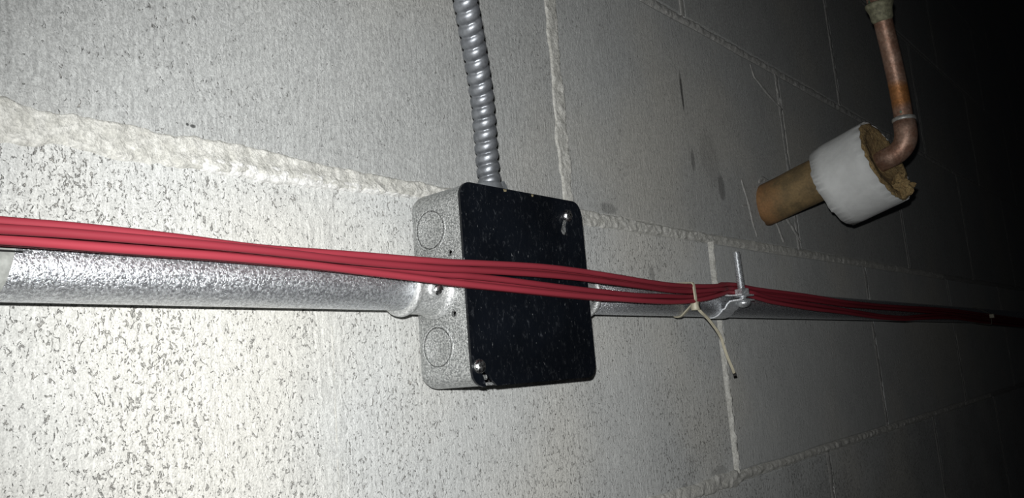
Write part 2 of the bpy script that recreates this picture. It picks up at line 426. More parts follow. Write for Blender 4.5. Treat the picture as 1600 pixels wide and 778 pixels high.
# cover, an outline with the open slot at its lower left and a keyhole at its upper right
out = rrect(BX, BZ, .0510, .0512, .0078, 8)
poly = []
for k, (x, z) in enumerate(out):
    poly.append((x, z))
    if k == 26:       # end of the lower-left corner arc: cut the slot in here
        poly += [(.0560, BZ - .0512), (.0557, -.1075), (.0538, -.1035), (.0532, -.1015), (.0540, -.1002), (.0553, -.1004), (.0562, -.1018), (.0600, -.1062), (.0640, BZ - .0512)]
def plate(poly, y0, y1, ch=.0004):
    bm = bmesh.new(); cx = sum(p[0] for p in poly) / len(poly)
    f = bm.faces.new([bm.verts.new((x, y0, z)) for x, z in poly]); r = bmesh.ops.extrude_face_region(bm, geom=[f])
    for v in [g for g in r['geom'] if isinstance(g, bmesh.types.BMVert)]: v.co.y = y1
    bmesh.ops.recalc_face_normals(bm, faces=bm.faces); me = bpy.data.meshes.new('mesh'); bm.to_mesh(me); bm.free(); return me
cov = plate(poly, -.0472, -.0486)
key = []
for k in range(13): a = PI * k / 12 ; key.append((.1342 + .0019 * math.cos(a), -.0165 + .0019 * math.sin(a)))
for k in range(1, 16):
    a = PI + .25 + (PI + .1) * k / 16; key.append((.1306 + .0035 * math.cos(a), -.0240 + .0044 * math.sin(a)))
covo = child('cover', cut(cov, [plate(key, -.046, -.050)]), COVER, jb, smooth=False)
# bright metal box ear seen through the keyhole and the slot
for x, z, hx, hz in ((.1320, -.0215, .0065, .0060), (.0585, -.1052, .0022, .0012)):
    child('box_ear', plate(rrect(x, z, hx, hz, .0010, 4), -.0440, -.0455), BOXM, jb, smooth=False)
# folded rim of the box that shows as a thin grey line beside the cover
def screw(base, axis, r, h, mat, parent, name='screw', slot=True, up=(0.3, 0, 1)):
    d = Vector(axis).normalized(); prof = [(-.004, r * .5), (0, r * .5), (0, r), (h * .25, r), (h * .6, r * .88), (h * .9, r * .55), (h, 0.0)]
    me = lathe(base, axis, prof, 26)
    o = child(name, me, mat, parent)
    if slot:
        u, v = frame(d, up); b = Vector(base) + d * (h * .97)
        for q, (L, W) in ((u, (r * .62, r * .13)), (v, (r * .50, r * .13))):
            p = d.cross(q); vs = [b + q * sx * L + p * sy * W + d * sz for sz in (-.0004, .00012) for sx in (-1, 1) for sy in (-1, 1)]
            ch = mesh(vs, [(0, 1, 3, 2), (4, 6, 7, 5), (0, 4, 5, 1), (2, 3, 7, 6), (0, 2, 6, 4), (1, 5, 7, 3)])
            ch.transform(Matrix.Translation(-parent_world(parent))); put('screw_slot', ch, BLACK, o, False)
    return o
screw((.1342, -.0486, -.0168), (0, -1, 0), .0036, .0030, BRIGHT, jb, 'cover_screw')
screw((.0517, -.0486, -.0998), (-.06, -1, .03), .0036, .0030, BRIGHT, jb, 'cover_screw')
# chipped paint showing on the top edge
for x, s in ((.0815, .0013), (.1043, .0008)):
    child('paint_chip', plate([(x - s, -.0078), (x - s * .6, -.0091), (x + s * .7, -.0089), (x + s, -.0077)], -.0480, -.04875), mat_plain('chipped_paint_edge', (.20, .17, .10), .6), jb, False)

# ------------------------------------------------------------------ conduit runs
def cz(X): return -.0585 - .0060 * X
R0 = .0117
cl = thing('metal_conduit', 'bright galvanised steel conduit running from the left edge of the photo into the box', 'conduit', (-.3, -.027, cz(-.3)))
child('pipe', tube([(x, -.027, cz(x)) for x in (-1.2, -.6, -.2, -.1, 0, .045)], R0, 48), CONDUIT, cl)
child('end_tape', lathe((-.21, -.027, cz(-.18)), (1, 0, 0), [(0, R0), (0, R0 + .00035), (.0625, R0 + .00030), (.0627, R0)], 60, (0, 0, 1), lambda i, a: ((.0022 * math.cos(a) + .0004 * noise.noise(Vector((math.cos(a) * 3, math.sin(a) * 3, 0)))) if i > 1 else 0, 0)), TAPE, cl)
child('tape_seam', tube([(x, -.0388, cz(x) + .0030) for x in (-.21, -.17, -.1447)], .00035, 6), BLACK, cl)
cr = thing('metal_conduit', 'dim galvanised steel conduit leaving the right side of the box into the dark', 'conduit', (.151, -.027, cz(.151)))
child('pipe', tube([(x, -.027, cz(x)) for x in (.151, .25, .5, 1, 2, 4.6)], R0, 48), CONDUIT, cr)
def connector(s, x0, label):
    """die-cast set-screw connector; s = direction away from the box"""
    o = thing('conduit_connector', label, 'connector', (x0, -.027, cz(x0)))
    P = [(-.0005, .0135), (-.0003, .0153), (.0010, .0158), (.0024, .0156), (.0034, .0142), (.0048, .0136), (.0190, .0133), (.0208, .0134), (.0212, .0143), (.0225, .0147), (.0240, .0145), (.0246, .0137), (.0244, R0)]
    child('body', lathe((x0, -.027, cz(x0)), (s, 0, 0), P, 56), CAST, o)
    bx = x0 + s * .0125; d = Vector((0, -1, -.22)).normalized()
    b = Vector((bx, -.027, cz(bx))) + d * .0120
    child('screw_boss', lathe(b, d, [(0, .0054), (.0012, .0050), (.0026, .0044), (.0028, .0034)], 24), CAST, o)
    screw(b + d * .0032, d, .0030, .0018, BRIGHT, o, 'set_screw', True, (1, 0, .4))
    return o
connector(-1, .0468, 'pale zinc set-screw connector between bright conduit and left side of the box')
connector(1, .1492, 'shaded zinc set-screw connector on the right side of the box')

# ------------------------------------------------------------------ flexible armoured cable on top of the box
FP = [(.0940, -.0270, -.004), (.0936, -.0272, .0026), (.0889, -.031, .0209), (.0785, -.040, .0447), (.0642, -.050, .0659), (.0490, -.060, .0853), (.034, -.069, .1045), (.020, -.076, .128), (.008, -.078, .160), (0, -.070, .22), (-.004, -.045, .30), (-.004, -.022, .38), (-.004, -.018, .60)]
def spline(P, n):
    P = [Vector(p) for p in P]; out = []
    for i in range(len(P) - 1):
        p0 = P[max(i - 1, 0)]; p1 = P[i]; p2 = P[i + 1]; p3 = P[min(i + 2, len(P) - 1)]
        for k in range(n):
            t = k / n; out.append(.5 * ((2 * p1) + (p2 - p0) * t + (2 * p0 - 5 * p1 + 4 * p2 - p3) * t * t + (3 * p1 - p0 - 3 * p2 + p3) * t ** 3))
    out.append(P[-1]); return out
def resample(P, step):
    out = [P[0]]; acc = 0
    for a, b in zip(P, P[1:]):
        L = (b - a).length; s = step - acc
        while s <= L: out.append(a.lerp(b, s / L)); s += step
        acc = (acc + L) % step if L >= step - acc else acc + L
    return out
fx = thing('flexible_conduit', 'grey spiral armoured flexible cable rising from the top of the box', 'cable', (.094, -.027, .0))
PITCH, STEP = .0066, .0006
fpth = resample(spline(FP, 60), STEP)
def prof(i, a):
    p = (i * STEP / PITCH - a / (2 * PI)) % 1.0
    h = .0017 * (1 - abs(2 * p - 1) ** 2.8)
    if p < .10: h = .0004 + .0003 * math.sin(PI * p / .10)
    return h
child('armour', tube(fpth, .0050, 36, rf=prof, ref=(1, 0, 0)), FLEX, fx)
fc = thing('cable_collar', 'grey conical zinc collar joining the spiral cable to the box top', 'connector', (.094, -.027, -.0076))
child('collar_body', lathe((.0935, -.027, -.0080), (0, 0, 1), [(0, .0098), (.0022, .0096), (.0040, .0088), (.0085, .0072), (.0098, .0068), (.0100, .0058)], 40), COLLAR, fc)
child('clamp_flap', plate([(.1030, -.0077), (.1062, -.0077), (.1050, .0015), (.1030, .0040), (.1022, .0030)], -.0240, -.0300), COLLAR, fc, False)

# ------------------------------------------------------------------ red cables
CX=[-0.19, -0.18, -0.17, -0.16, -0.15, -0.14, -0.13, -0.12, -0.11, -0.1, -0.09, -0.08, -0.07, -0.06, -0.05, -0.04, -0.03, -0.02, -0.01, 0.0, 0.01, 0.02, 0.03, 0.04, 0.05, 0.06, 0.07, 0.08, 0.09, 0.1, 0.11, 0.12, 0.13, 0.14, 0.15, 0.16, 0.17, 0.18, 0.19, 0.2, 0.21, 0.22, 0.23, 0.24, 0.25, 0.26, 0.27, 0.28, 0.29, 0.3, 0.31, 0.32, 0.33, 0.34, 0.35, 0.36, 0.37, 0.38, 0.39, 0.4, 0.41, 0.43, 0.45, 0.47, 0.49, 0.51, 0.53, 0.55, 0.57, 0.59, 0.61, 0.63, 0.65, 0.67, 0.69, 0.71, 0.73, 0.75, 0.77, 0.79, 0.84, 0.92, 1.0, 1.08, 1.16, 1.24, 1.32, 1.4, 1.48, 1.56, 1.64, 1.72, 1.8, 1.88, 1.96, 2.04, 2.12, 2.2, 2.28, 2.36, 2.44, 2.52, 2.6]
CABLES=[
[(5829,-4942),(5802,-4944),(5808,-4945),(5807,-4948),(5799,-4943),(5791,-4934),(5783,-4942),(5776,-4961),(5771,-4990),(5768,-5028),(5769,-5079),(5772,-5128),(5773,-5157),(5764,-5158),(5751,-5147),(5736,-5136),(5720,-5126),(5702,-5118),(5681,-5114),(5658,-5113),(5633,-5107),(5595,-5095),(5536,-5079),(5483,-5044),(5445,-5007),(5421,-4976),(5408,-4952),(5406,-4931),(5405,-4916),(5405,-4909),(5405,-4918),(5406,-4941),(5406,-4970),(5405,-5007),(5405,-5052),(5403,-5097),(5356,-5133),(5303,-5169),(5242,-5204),(5175,-5238),(5104,-5266),(5030,-5290),(4956,-5310),(4883,-5325),(4812,-5324),(4746,-5310),(4687,-5292),(4639,-5270),(4595,-5239),(4548,-5201),(4489,-5153),(4422,-5093),(4332,-5008),(4238,-4872),(4238,-4853),(4238,-4860),(4282,-4964),(4318,-5040),(4367,-5100),(4416,-5143),(4448,-5183),(4485,-5234),(4527,-5293),(4569,-5355),(4609,-5424),(4643,-5506),(4670,-5593),(4693,-5680),(4712,-5762),(4730,-5831),(4747,-5881),(4763,-5923),(4779,-5963),(4794,-6001),(4808,-6034),(4820,-6055),(4830,-6071),(4838,-6084),(4844,-6095),(4844,-6102),(4835,-6103),(4818,-6115),(4803,-6173),(4790,-6332),(4775,-6526),(4758,-6708),(4748,-6883),(4766,-7080),(4810,-7292),(4862,-7484),(4906,-7633),(4935,-7759),(4953,-7876),(4964,-7991),(4968,-8104),(4967,-8216),(4960,-8324),(4950,-8428),(4939,-8532),(4933,-8629),(4935,-8712),(4957,-8766),(5000,-8796)],
[(5829,-5266),(5913,-5248),(5963,-5230),(5989,-5217),(5996,-5200),(5994,-5187),(5993,-5189),(5997,-5198),(6011,-5208),(6029,-5219),(6049,-5239),(6063,-5265),(6064,-5295),(6039,-5326),(5997,-5357),(5943,-5385),(5881,-5407),(5818,-5421),(5760,-5429),(5712,-5432),(5676,-5437),(5643,-5439),(5609,-5427),(5575,-5394),(5524,-5378),(5480,-5361),(5445,-5350),(5419,-5343),(5402,-5339),(5393,-5341),(5391,-5351),(5391,-5367),(5391,-5388),(5390,-5416),(5389,-5453),(5384,-5493),(5308,-5513),(5236,-5534),(5165,-5558),(5094,-5582),(5023,-5611),(4952,-5642),(4882,-5672),(4815,-5696),(4753,-5703),(4699,-5697),(4656,-5682),(4629,-5651),(4615,-5596),(4610,-5528),(4597,-5459),(4578,-5385),(4495,-5315),(4238,-5194),(4238,-5179),(4238,-5185),(4418,-5299),(4172,-5329),(4227,-5419),(4260,-5482),(4303,-5540),(4363,-5608),(4420,-5673),(4472,-5737),(4518,-5806),(4556,-5889),(4586,-5976),(4611,-6063),(4632,-6143),(4650,-6204),(4667,-6243),(4683,-6274),(4698,-6302),(4714,-6328),(4730,-6354),(4746,-6379),(4764,-6403),(4783,-6428),(4806,-6456),(4833,-6493),(4867,-6557),(4911,-6662),(4963,-6833),(4937,-7102),(4885,-7373),(4834,-7584),(4799,-7770),(4801,-7970),(4834,-8176),(4880,-8350),(4921,-8473),(4951,-8573),(4975,-8664),(4994,-8753),(5013,-8841),(5031,-8926),(5052,-9005),(5071,-9084),(5090,-9165),(5107,-9247),(5119,-9328),(5112,-9394),(5000,-9439)],
[(5499,-4878),(5351,-4920),(5285,-4950),(5249,-4957),(5225,-4956),(5208,-4950),(5195,-4953),(5185,-4963),(5173,-4978),(5164,-4997),(5161,-5020),(5165,-5044),(5175,-5065),(5187,-5081),(5197,-5093),(5203,-5102),(5200,-5108),(5184,-5114),(5158,-5127),(5129,-5140),(5102,-5141),(5076,-5130),(5061,-5100),(5082,-5051),(5082,-5010),(5082,-4979),(5082,-4958),(5082,-4943),(5082,-4933),(5082,-4928),(5082,-4931),(5082,-4947),(5082,-4968),(5082,-4994),(5082,-5029),(5082,-5063),(5033,-5108),(4980,-5158),(4918,-5204),(4851,-5244),(4780,-5277),(4707,-5307),(4633,-5334),(4561,-5358),(4493,-5374),(4428,-5370),(4371,-5359),(4324,-5345),(4280,-5314),(4231,-5269),(4171,-5210),(4102,-5128),(4008,-5014),(3821,-4816),(3777,-4790),(3785,-4810),(3891,-4966),(3974,-5060),(4045,-5121),(4095,-5168),(4127,-5218),(4164,-5273),(4206,-5332),(4248,-5392),(4287,-5457),(4320,-5532),(4347,-5616),(4370,-5703),(4390,-5788),(4408,-5865),(4425,-5919),(4442,-5960),(4457,-5996),(4472,-6031),(4486,-6063),(4498,-6091),(4509,-6111),(4518,-6128),(4524,-6143),(4526,-6160),(4522,-6184),(4509,-6229),(4487,-6324),(4469,-6503),(4451,-6722),(4432,-6922),(4420,-7106),(4438,-7307),(4481,-7522),(4533,-7719),(4577,-7864),(4607,-7982),(4627,-8090),(4641,-8196),(4650,-8301),(4656,-8406),(4660,-8510),(4663,-8614),(4665,-8716),(4666,-8814),(4669,-8898),(4673,-8936),(4670,-8854)],
[(5499,-5201),(5564,-5164),(5548,-5138),(5531,-5117),(5516,-5099),(5503,-5082),(5492,-5083),(5481,-5093),(5470,-5109),(5461,-5127),(5455,-5155),(5455,-5188),(5458,-5223),(5458,-5258),(5458,-5285),(5458,-5302),(5453,-5310),(5442,-5311),(5424,-5312),(5403,-5313),(5379,-5308),(5349,-5304),(5308,-5309),(5261,-5320),(5208,-5308),(5164,-5292),(5130,-5278),(5105,-5266),(5089,-5257),(5082,-5252),(5082,-5255),(5082,-5270),(5082,-5292),(5082,-5318),(5082,-5353),(5082,-5387),(4924,-5412),(4794,-5423),(4691,-5435),(4604,-5453),(4523,-5474),(4448,-5501),(4375,-5530),(4306,-5557),(4239,-5576),(4177,-5575),(4122,-5566),(4074,-5551),(4025,-5514),(3969,-5460),(3902,-5391),(3830,-5300),(3728,-5170),(3565,-5015),(3530,-4993),(3522,-4993),(3573,-5039),(3654,-5120),(3736,-5216),(3813,-5322),(3860,-5402),(3907,-5470),(3953,-5534),(3997,-5597),(4037,-5663),(4071,-5739),(4098,-5823),(4121,-5910),(4140,-5994),(4156,-6069),(4169,-6117),(4181,-6152),(4192,-6183),(4203,-6212),(4214,-6241),(4226,-6267),(4239,-6290),(4253,-6314),(4267,-6341),(4284,-6375),(4307,-6426),(4335,-6501),(4356,-6622),(4359,-6835),(4378,-7083),(4394,-7297),(4413,-7486),(4457,-7689),(4524,-7902),(4599,-8096),(4659,-8233),(4702,-8342),(4731,-8442),(4751,-8538),(4766,-8632),(4777,-8726),(4786,-8820),(4794,-8916),(4800,-9011),(4805,-9107),(4808,-9208),(4798,-9322),(4670,-9482)],
[(5149,-5156),(5101,-5185),(5105,-5217),(5101,-5244),(5093,-5251),(5084,-5249),(5072,-5252),(5059,-5261),(5045,-5274),(5030,-5291),(5015,-5308),(4999,-5320),(4986,-5326),(4983,-5330),(4986,-5337),(4996,-5349),(5015,-5373),(5045,-5405),(5081,-5441),(5112,-5476),(5142,-5528),(5196,-5589),(5290,-5633),(5397,-5660),(5400,-5681),(5398,-5710),(5398,-5748),(5399,-5794),(5400,-5843),(5401,-5893),(5402,-5940),(5403,-5985),(5404,-6027),(5405,-6065),(5405,-6098),(5402,-6127),(5319,-6150),(5242,-6166),(5168,-6179),(5094,-6183),(5020,-6170),(4945,-6148),(4871,-6124),(4798,-6102),(4726,-6086),(4658,-6069),(4594,-6042),(4537,-5983),(4478,-5890),(4409,-5782),(4336,-5650),(4276,-5487),(4181,-5288),(4010,-5070),(3991,-5029),(3998,-5050),(4107,-5235),(4475,-5439),(4515,-5563),(4518,-5678),(4507,-5792),(4502,-5900),(4514,-5997),(4536,-6091),(4562,-6184),(4587,-6279),(4610,-6371),(4631,-6464),(4651,-6558),(4672,-6657),(4692,-6755),(4710,-6858),(4724,-6961),(4735,-7060),(4742,-7144),(4747,-7200),(4753,-7241),(4759,-7272),(4760,-7288),(4751,-7261),(4725,-7098),(4686,-6895),(4641,-6796),(4673,-6914),(4701,-7107),(4718,-7282),(4734,-7443),(4773,-7617),(4831,-7799),(4893,-7960),(4944,-8080),(4981,-8178),(5005,-8270),(5021,-8359),(5032,-8449),(5042,-8540),(5051,-8635),(5061,-8732),(5068,-8829),(5071,-8922),(5064,-9009),(5040,-9078),(5000,-9117)],
[(5149,-5480),(5289,-5448),(5359,-5417),(5381,-5403),(5379,-5400),(5364,-5409),(5346,-5423),(5331,-5436),(5321,-5442),(5314,-5445),(5304,-5451),(5287,-5465),(5267,-5485),(5252,-5508),(5237,-5540),(5222,-5581),(5208,-5633),(5200,-5690),(5199,-5743),(5216,-5800),(5252,-5862),(5303,-5926),(5355,-5992),(5402,-6051),(5404,-6100),(5403,-6143),(5403,-6183),(5403,-6223),(5404,-6262),(5404,-6300),(5404,-6335),(5405,-6369),(5405,-6400),(5405,-6427),(5405,-6450),(5404,-6471),(5368,-6487),(5315,-6501),(5249,-6512),(5178,-6519),(5105,-6519),(5031,-6514),(4958,-6506),(4888,-6493),(4823,-6463),(4765,-6424),(4716,-6373),(4679,-6298),(4643,-6199),(4599,-6084),(4532,-5945),(4449,-5799),(4357,-5647),(4238,-5488),(4238,-5488),(4238,-5488),(4293,-5598),(4349,-5738),(4408,-5869),(4460,-5997),(4508,-6116),(4550,-6253),(4581,-6379),(4605,-6495),(4629,-6601),(4655,-6683),(4677,-6754),(4697,-6822),(4714,-6894),(4727,-6977),(4740,-7076),(4760,-7178),(4786,-7279),(4814,-7374),(4841,-7453),(4861,-7503),(4872,-7542),(4877,-7574),(4876,-7591),(4868,-7564),(4861,-7449),(4851,-7349),(4831,-7367),(4809,-7588),(4788,-7860),(4767,-8074),(4754,-8263),(4771,-8461),(4813,-8658),(4864,-8813),(4907,-8912),(4936,-8986),(4955,-9053),(4966,-9117),(4971,-9181),(4971,-9246),(4965,-9318),(4959,-9389),(4955,-9459),(4949,-9529),(4946,-9601),(4959,-9679),(5000,-9762)],
[(4819,-5101),(4632,-5160),(4535,-5207),(4488,-5230),(4468,-5243),(4459,-5253),(4450,-5263),(4439,-5273),(4424,-5281),(4405,-5287),(4388,-5291),(4375,-5295),(4371,-5300),(4379,-5315),(4399,-5338),(4427,-5367),(4464,-5404),(4510,-5449),(4562,-5496),(4618,-5542),(4682,-5584),(4767,-5621),(4898,-5656),(5082,-5699),(5082,-5742),(5082,-5780),(5082,-5820),(5082,-5861),(5082,-5903),(5082,-5945),(5082,-5985),(5082,-6023),(5082,-6059),(5082,-6091),(5082,-6119),(5082,-6142),(4900,-6175),(4768,-6218),(4671,-6250),(4590,-6269),(4515,-6272),(4443,-6264),(4373,-6250),(4305,-6235),(4239,-6216),(4176,-6191),(4121,-6162),(4081,-6116),(4055,-6024),(4046,-5900),(4024,-5763),(3981,-5609),(3907,-5439),(3775,-5234),(3757,-5216),(3750,-5215),(3790,-5273),(3853,-5373),(3912,-5485),(3963,-5607),(4005,-5741),(4036,-5902),(4050,-6043),(4055,-6172),(4073,-6284),(4091,-6379),(4105,-6463),(4117,-6544),(4127,-6626),(4138,-6712),(4148,-6812),(4155,-6915),(4160,-7019),(4165,-7121),(4171,-7213),(4182,-7281),(4194,-7327),(4208,-7361),(4223,-7381),(4241,-7362),(4261,-7244),(4287,-7078),(4315,-7024),(4338,-7170),(4347,-7406),(4341,-7616),(4331,-7800),(4341,-7991),(4371,-8188),(4409,-8358),(4439,-8471),(4458,-8556),(4469,-8633),(4475,-8707),(4478,-8781),(4480,-8855),(4480,-8927),(4481,-8997),(4480,-9064),(4481,-9131),(4485,-9192),(4495,-9210),(4670,-9167)],
[(4819,-5424),(4855,-5395),(4818,-5364),(4793,-5339),(4780,-5330),(4772,-5334),(4763,-5346),(4751,-5359),(4735,-5368),(4718,-5373),(4700,-5379),(4684,-5392),(4675,-5411),(4679,-5438),(4693,-5473),(4717,-5511),(4749,-5557),(4792,-5608),(4842,-5659),(4893,-5714),(4939,-5781),(4987,-5858),(5035,-5949),(5082,-6022),(5082,-6066),(5082,-6104),(5082,-6144),(5082,-6185),(5082,-6227),(5082,-6269),(5082,-6309),(5082,-6347),(5082,-6383),(5082,-6415),(5082,-6442),(5082,-6466),(5046,-6465),(4996,-6448),(4933,-6441),(4864,-6441),(4792,-6440),(4718,-6435),(4644,-6427),(4573,-6416),(4506,-6399),(4446,-6369),(4395,-6334),(4355,-6288),(4319,-6211),(4279,-6124),(4218,-6022),(4139,-5891),(4044,-5732),(3944,-5488),(3927,-5488),(3923,-5488),(3977,-5537),(4045,-5633),(4115,-5736),(4171,-5854),(4212,-5989),(4246,-6148),(4276,-6273),(4302,-6381),(4327,-6485),(4350,-6573),(4372,-6648),(4391,-6717),(4408,-6788),(4424,-6865),(4438,-6956),(4449,-7050),(4458,-7146),(4466,-7240),(4475,-7326),(4486,-7391),(4498,-7439),(4510,-7479),(4522,-7508),(4534,-7501),(4540,-7409),(4533,-7288),(4521,-7274),(4501,-7450),(4478,-7702),(4452,-7921),(4436,-8109),(4449,-8307),(4490,-8509),(4540,-8680),(4583,-8788),(4612,-8867),(4632,-8936),(4644,-9003),(4652,-9068),(4657,-9134),(4659,-9200),(4658,-9268),(4655,-9337),(4649,-9408),(4643,-9486),(4643,-9607),(4670,-9804)]]

lab = ['topmost red cable of the bundle, upper strand over the black cover', 'red cable along the lower edge of the upper strand',
       None, None, 'red cable along the upper edge of the lower strand', 'lowest red cable of the bundle, nearest the conduit', None, None]
rc = .00162
for i, row in enumerate(CABLES):
    pts = [Vector((x, -d / 1e5, z / 1e5)) for x, (d, z) in zip(CX, row)]
    first, last = pts[0], pts[-1]
    pts = [Vector((-1.2, first.y, first.z - .02)), Vector((-.6, first.y, first.z - .006))] + pts + [Vector((4.6, last.y, cz(4.6)))]
    o = put('red_cable', tube(spline(pts, 4), rc, 14), REDS[i % 3], None)
    if lab[i]: tag(o, lab[i], 'cable', 'red cables laid over the box and conduit')
    elif i < 4: tag(o, 'red cable tucked behind the upper strand over the black cover', 'cable', 'red cables behind the upper strand')
    else: tag(o, 'red cable tucked behind the lower strand over the black cover', 'cable', 'red cables behind the lower strand')

# ------------------------------------------------------------------ cable ties
def ribbon(path, width, thick, waxis):
    """flat strap: width along waxis(i), thickness across"""
    vs = []; fs = []; n = len(path)
    for i, p in enumerate(path):
        t = (path[min(i + 1, n - 1)] - path[max(i - 1, 0)]).normalized(); wv = Vector(waxis); wv = (wv - t * wv.dot(t)).normalized(); nn = t.cross(wv)
        for a, b in ((-1, -1), (1, -1), (1, 1), (-1, 1)): vs.append(p + wv * a * width / 2 + nn * b * thick / 2)
    for i in range(n - 1):
        for k in range(4): a = i * 4 + k; b = i * 4 + (k + 1) % 4; fs.append((a, b, b + 4, a + 4))
    fs += [(3, 2, 1, 0), tuple((n - 1) * 4 + k for k in range(4))]
    return mesh(vs, fs)
def bundle_at(X):
    k = min(range(len(CX)), key=lambda q: abs(CX[q] - X)); return [(r_[k][0] / 1e5, r_[k][1] / 1e5) for r_ in CABLES]
def hull(pts):
    pts = sorted(pts)
    def half(ps):
        h = []
        for p in ps:
            while len(h) > 1 and (h[-1][0] - h[-2][0]) * (p[1] - h[-2][1]) - (h[-1][1] - h[-2][1]) * (p[0] - h[-2][0]) <= 0: h.pop()
            h.append(p)
        return h
    a = half(pts); b = half(pts[::-1]); return a[:-1] + b[:-1]
def tie(X, lean, label, tail):
    o = thing('cable_tie', label, 'cable tie', (X, -.027, cz(X)))
    pts = []
    for d, z in bundle_at(X): pts += [(d + (rc + .0006) * math.cos(a), z + (rc + .0006) * math.sin(a)) for a in [PI * k / 8 for k in range(16)]]
    pts += [(.027 + (R0 + .0006) * math.cos(a), cz(X) + (R0 + .0006) * math.sin(a)) for a in [PI * k / 20 for k in range(40)]]
    h = hull(pts); loop = [Vector((X + lean * (d - .027), -d, z)) for d, z in h]; loop.append(loop[0].copy()); loop = resample(loop, .0012)
    child('strap', ribbon(loop, .0024, .0010, (1, 0, 0)), NYLON if tail else GREYED, o)
    return o, h
t1, h1 = tie(.2895, -.58, 'natural nylon cable tie around the red cables and conduit, with a long dangling tail', True)
hx, hd, hz = .2805, .0462, -.0668
me = plate(rrect(hx, hz, .0030, .0030, .0009, 4), -(hd - .0024), -(hd + .0020)); child('head', me, NYLON, t1, True)
sharp(t1.children[-1], 35)
tail = [Vector(p) for p in ((.2800, -.0460, -.0660), (.2850, -.0475, -.0712), (.2925, -.0480, -.0755), (.3030, -.0480, -.0830), (.3105, -.0475, -.0895), (.3140, -.0468, -.0945), (.3200, -.046, -.1035), (.3262, -.0455, -.1115), (.3298, -.045, -.1160))]
ts = spline(tail, 5); child('tail', ribbon(ts, .0020, .0009, (.5, -.85, 0)), NYLON, t1, False)
child('tail_tip', ribbon([ts[-1], ts[-1] + Vector((.0006, 0, -.0009)), ts[-1] + Vector((.0010, 0, -.0018))], .0026, .0018, (.5, -.85, 0)), TIEEND, t1, False)
t2, h2 = tie(1.24, 0, 'far cable tie around the dark right end of the red cables', False)
child('head', plate(rrect(1.235, -.0700, .004, .003, .0009, 3), -.0500, -.0560), NYLON, t2, False)

# ------------------------------------------------------------------ conduit clamp with bolt
ch = thing('conduit_clamp', 'bent zinc strap clamp with an upright bolt around the dim conduit', 'clamp', (.352, -.027, cz(.35)))
CZ = cz(.352); RS = R0 + .0007; XC, HW = .3525, .0095
def arc(a0, a1, n): return [(.027 + RS * math.cos(a0 + (a1 - a0) * k / n), CZ + RS * math.sin(a0 + (a1 - a0) * k / n)) for k in range(n + 1)]
# profile in (depth, z): lower ear tip -> S bend -> under and behind the conduit -> over the top -> upper ear
prof_ = [(.0545, -.0618), (.0475, -.0618), (.0440, -.0622), (.0415, -.0640), (.0392, -.0672)] + arc(-.62, -PI, 12) + arc(-PI - .1, -2 * PI + .62, 12)[0:] + [(.0390, -.0560), (.0405, -.0568), (.0440, -.0577), (.0480, -.0580), (.0545, -.0580)]
def band(profile, xa, xb, th):
    n = len(profile); vs = []; fs = []
    for i, (d, z) in enumerate(profile):
        a = profile[max(i - 1, 0)]; b = profile[min(i + 1, n - 1)]; t = Vector((b[0] - a[0], b[1] - a[1])).normalized(); nn = Vector((-t.y, t.x)) * th / 2
        for X in (xa, xb):
            for s in (-1, 1): vs.append((X, -(d + nn.x * s), z + nn.y * s))
    for i in range(n - 1):
        q = i * 4
        for a, b in ((0, 1), (1, 3), (3, 2), (2, 0)): fs.append((q + a, q + b, q + 4 + b, q + 4 + a))
    fs += [(0, 1, 3, 2)[::-1], tuple((n - 1) * 4 + k for k in (0, 1, 3, 2))]
    me = mesh(vs, fs); bm = bmesh.new(); bm.from_mesh(me); bmesh.ops.recalc_face_normals(bm, faces=bm.faces); bm.to_mesh(me); bm.free(); return me
child('strap', band(prof_, XC - HW - .004, XC + HW - .002, .0011), STRAP, ch, False)
def ph(z, r): return (z, r)
BP = Vector((.3545, -.0475, -.0580))
bolt_dir = Vector((-.045, 0, 1)).normalized()
thr = []; 
L = .0345
npt = 260
child('bolt_thread', tube([BP + bolt_dir * (-.0075 + (L + .0075) * k / npt) for k in range(npt + 1)], .0028, 18, rf=lambda i, a: .00024 * math.sin(2 * PI * ((i * (L + .0075) / npt) / .00125 - a / (2 * PI)))), BOLTM, ch)
child('hex_nut', lathe(BP + bolt_dir * .0006, bolt_dir, [(0, .0052), (.0005, .0060), (.0044, .0060), (.0050, .0052)], 6, (1, .5, 0)), BOLTM, ch, False)
child('bolt_head', lathe(BP + bolt_dir * -.0044, -bolt_dir, [(0, .0055), (.0008, .0058), (.0022, .0054), (.0036, .0042), (.0044, .0024), (.0047, 0)], 28), BOLTM, ch)
child('washer', lathe(BP + bolt_dir * -.0008, bolt_dir, [(0, .0060), (.0007, .0060)], 28), BOLTM, ch)

# ------------------------------------------------------------------ pipe sleeve, insulation collar and copper pipe
s0, s1 = Vector((.5349, .0, .0435)), Vector((.5325, -.058, .0578)); sd = (s1 - s0).normalized()
sl = thing('pipe_sleeve', 'brown sleeve pipe coming out of the block wall below the copper pipe', 'pipe', tuple(s0))
def sn(i, a): return ((.004 * noise.noise(Vector((math.cos(a) * 1.6, math.sin(a) * 1.6, 3))) if i in (0,) else 0), .0003 * noise.noise(Vector((math.cos(a) * 2, math.sin(a) * 2, i * .4))))
child('sleeve_tube', lathe(s0 - sd * .004, sd, [(0, .0205)] + [(.008 * k, .0205) for k in range(1, 11)] + [(.086, .0205), (.086, .0185), (.06, .0180)], 48, None, sn), SLEEVE, sl)
child('sleeve_hole', lathe((.5190, -.0120, .0405), (-.75, -.66, .0), [(0, .0014), (.0010, .0013)], 12), BLACK, sl)
c0, c1 = Vector((.5488, -.0668, .0504)), Vector((.5430, -.115, .0628)); cdv = (c1 - c0); CLN = cdv.length; cdv.normalize()
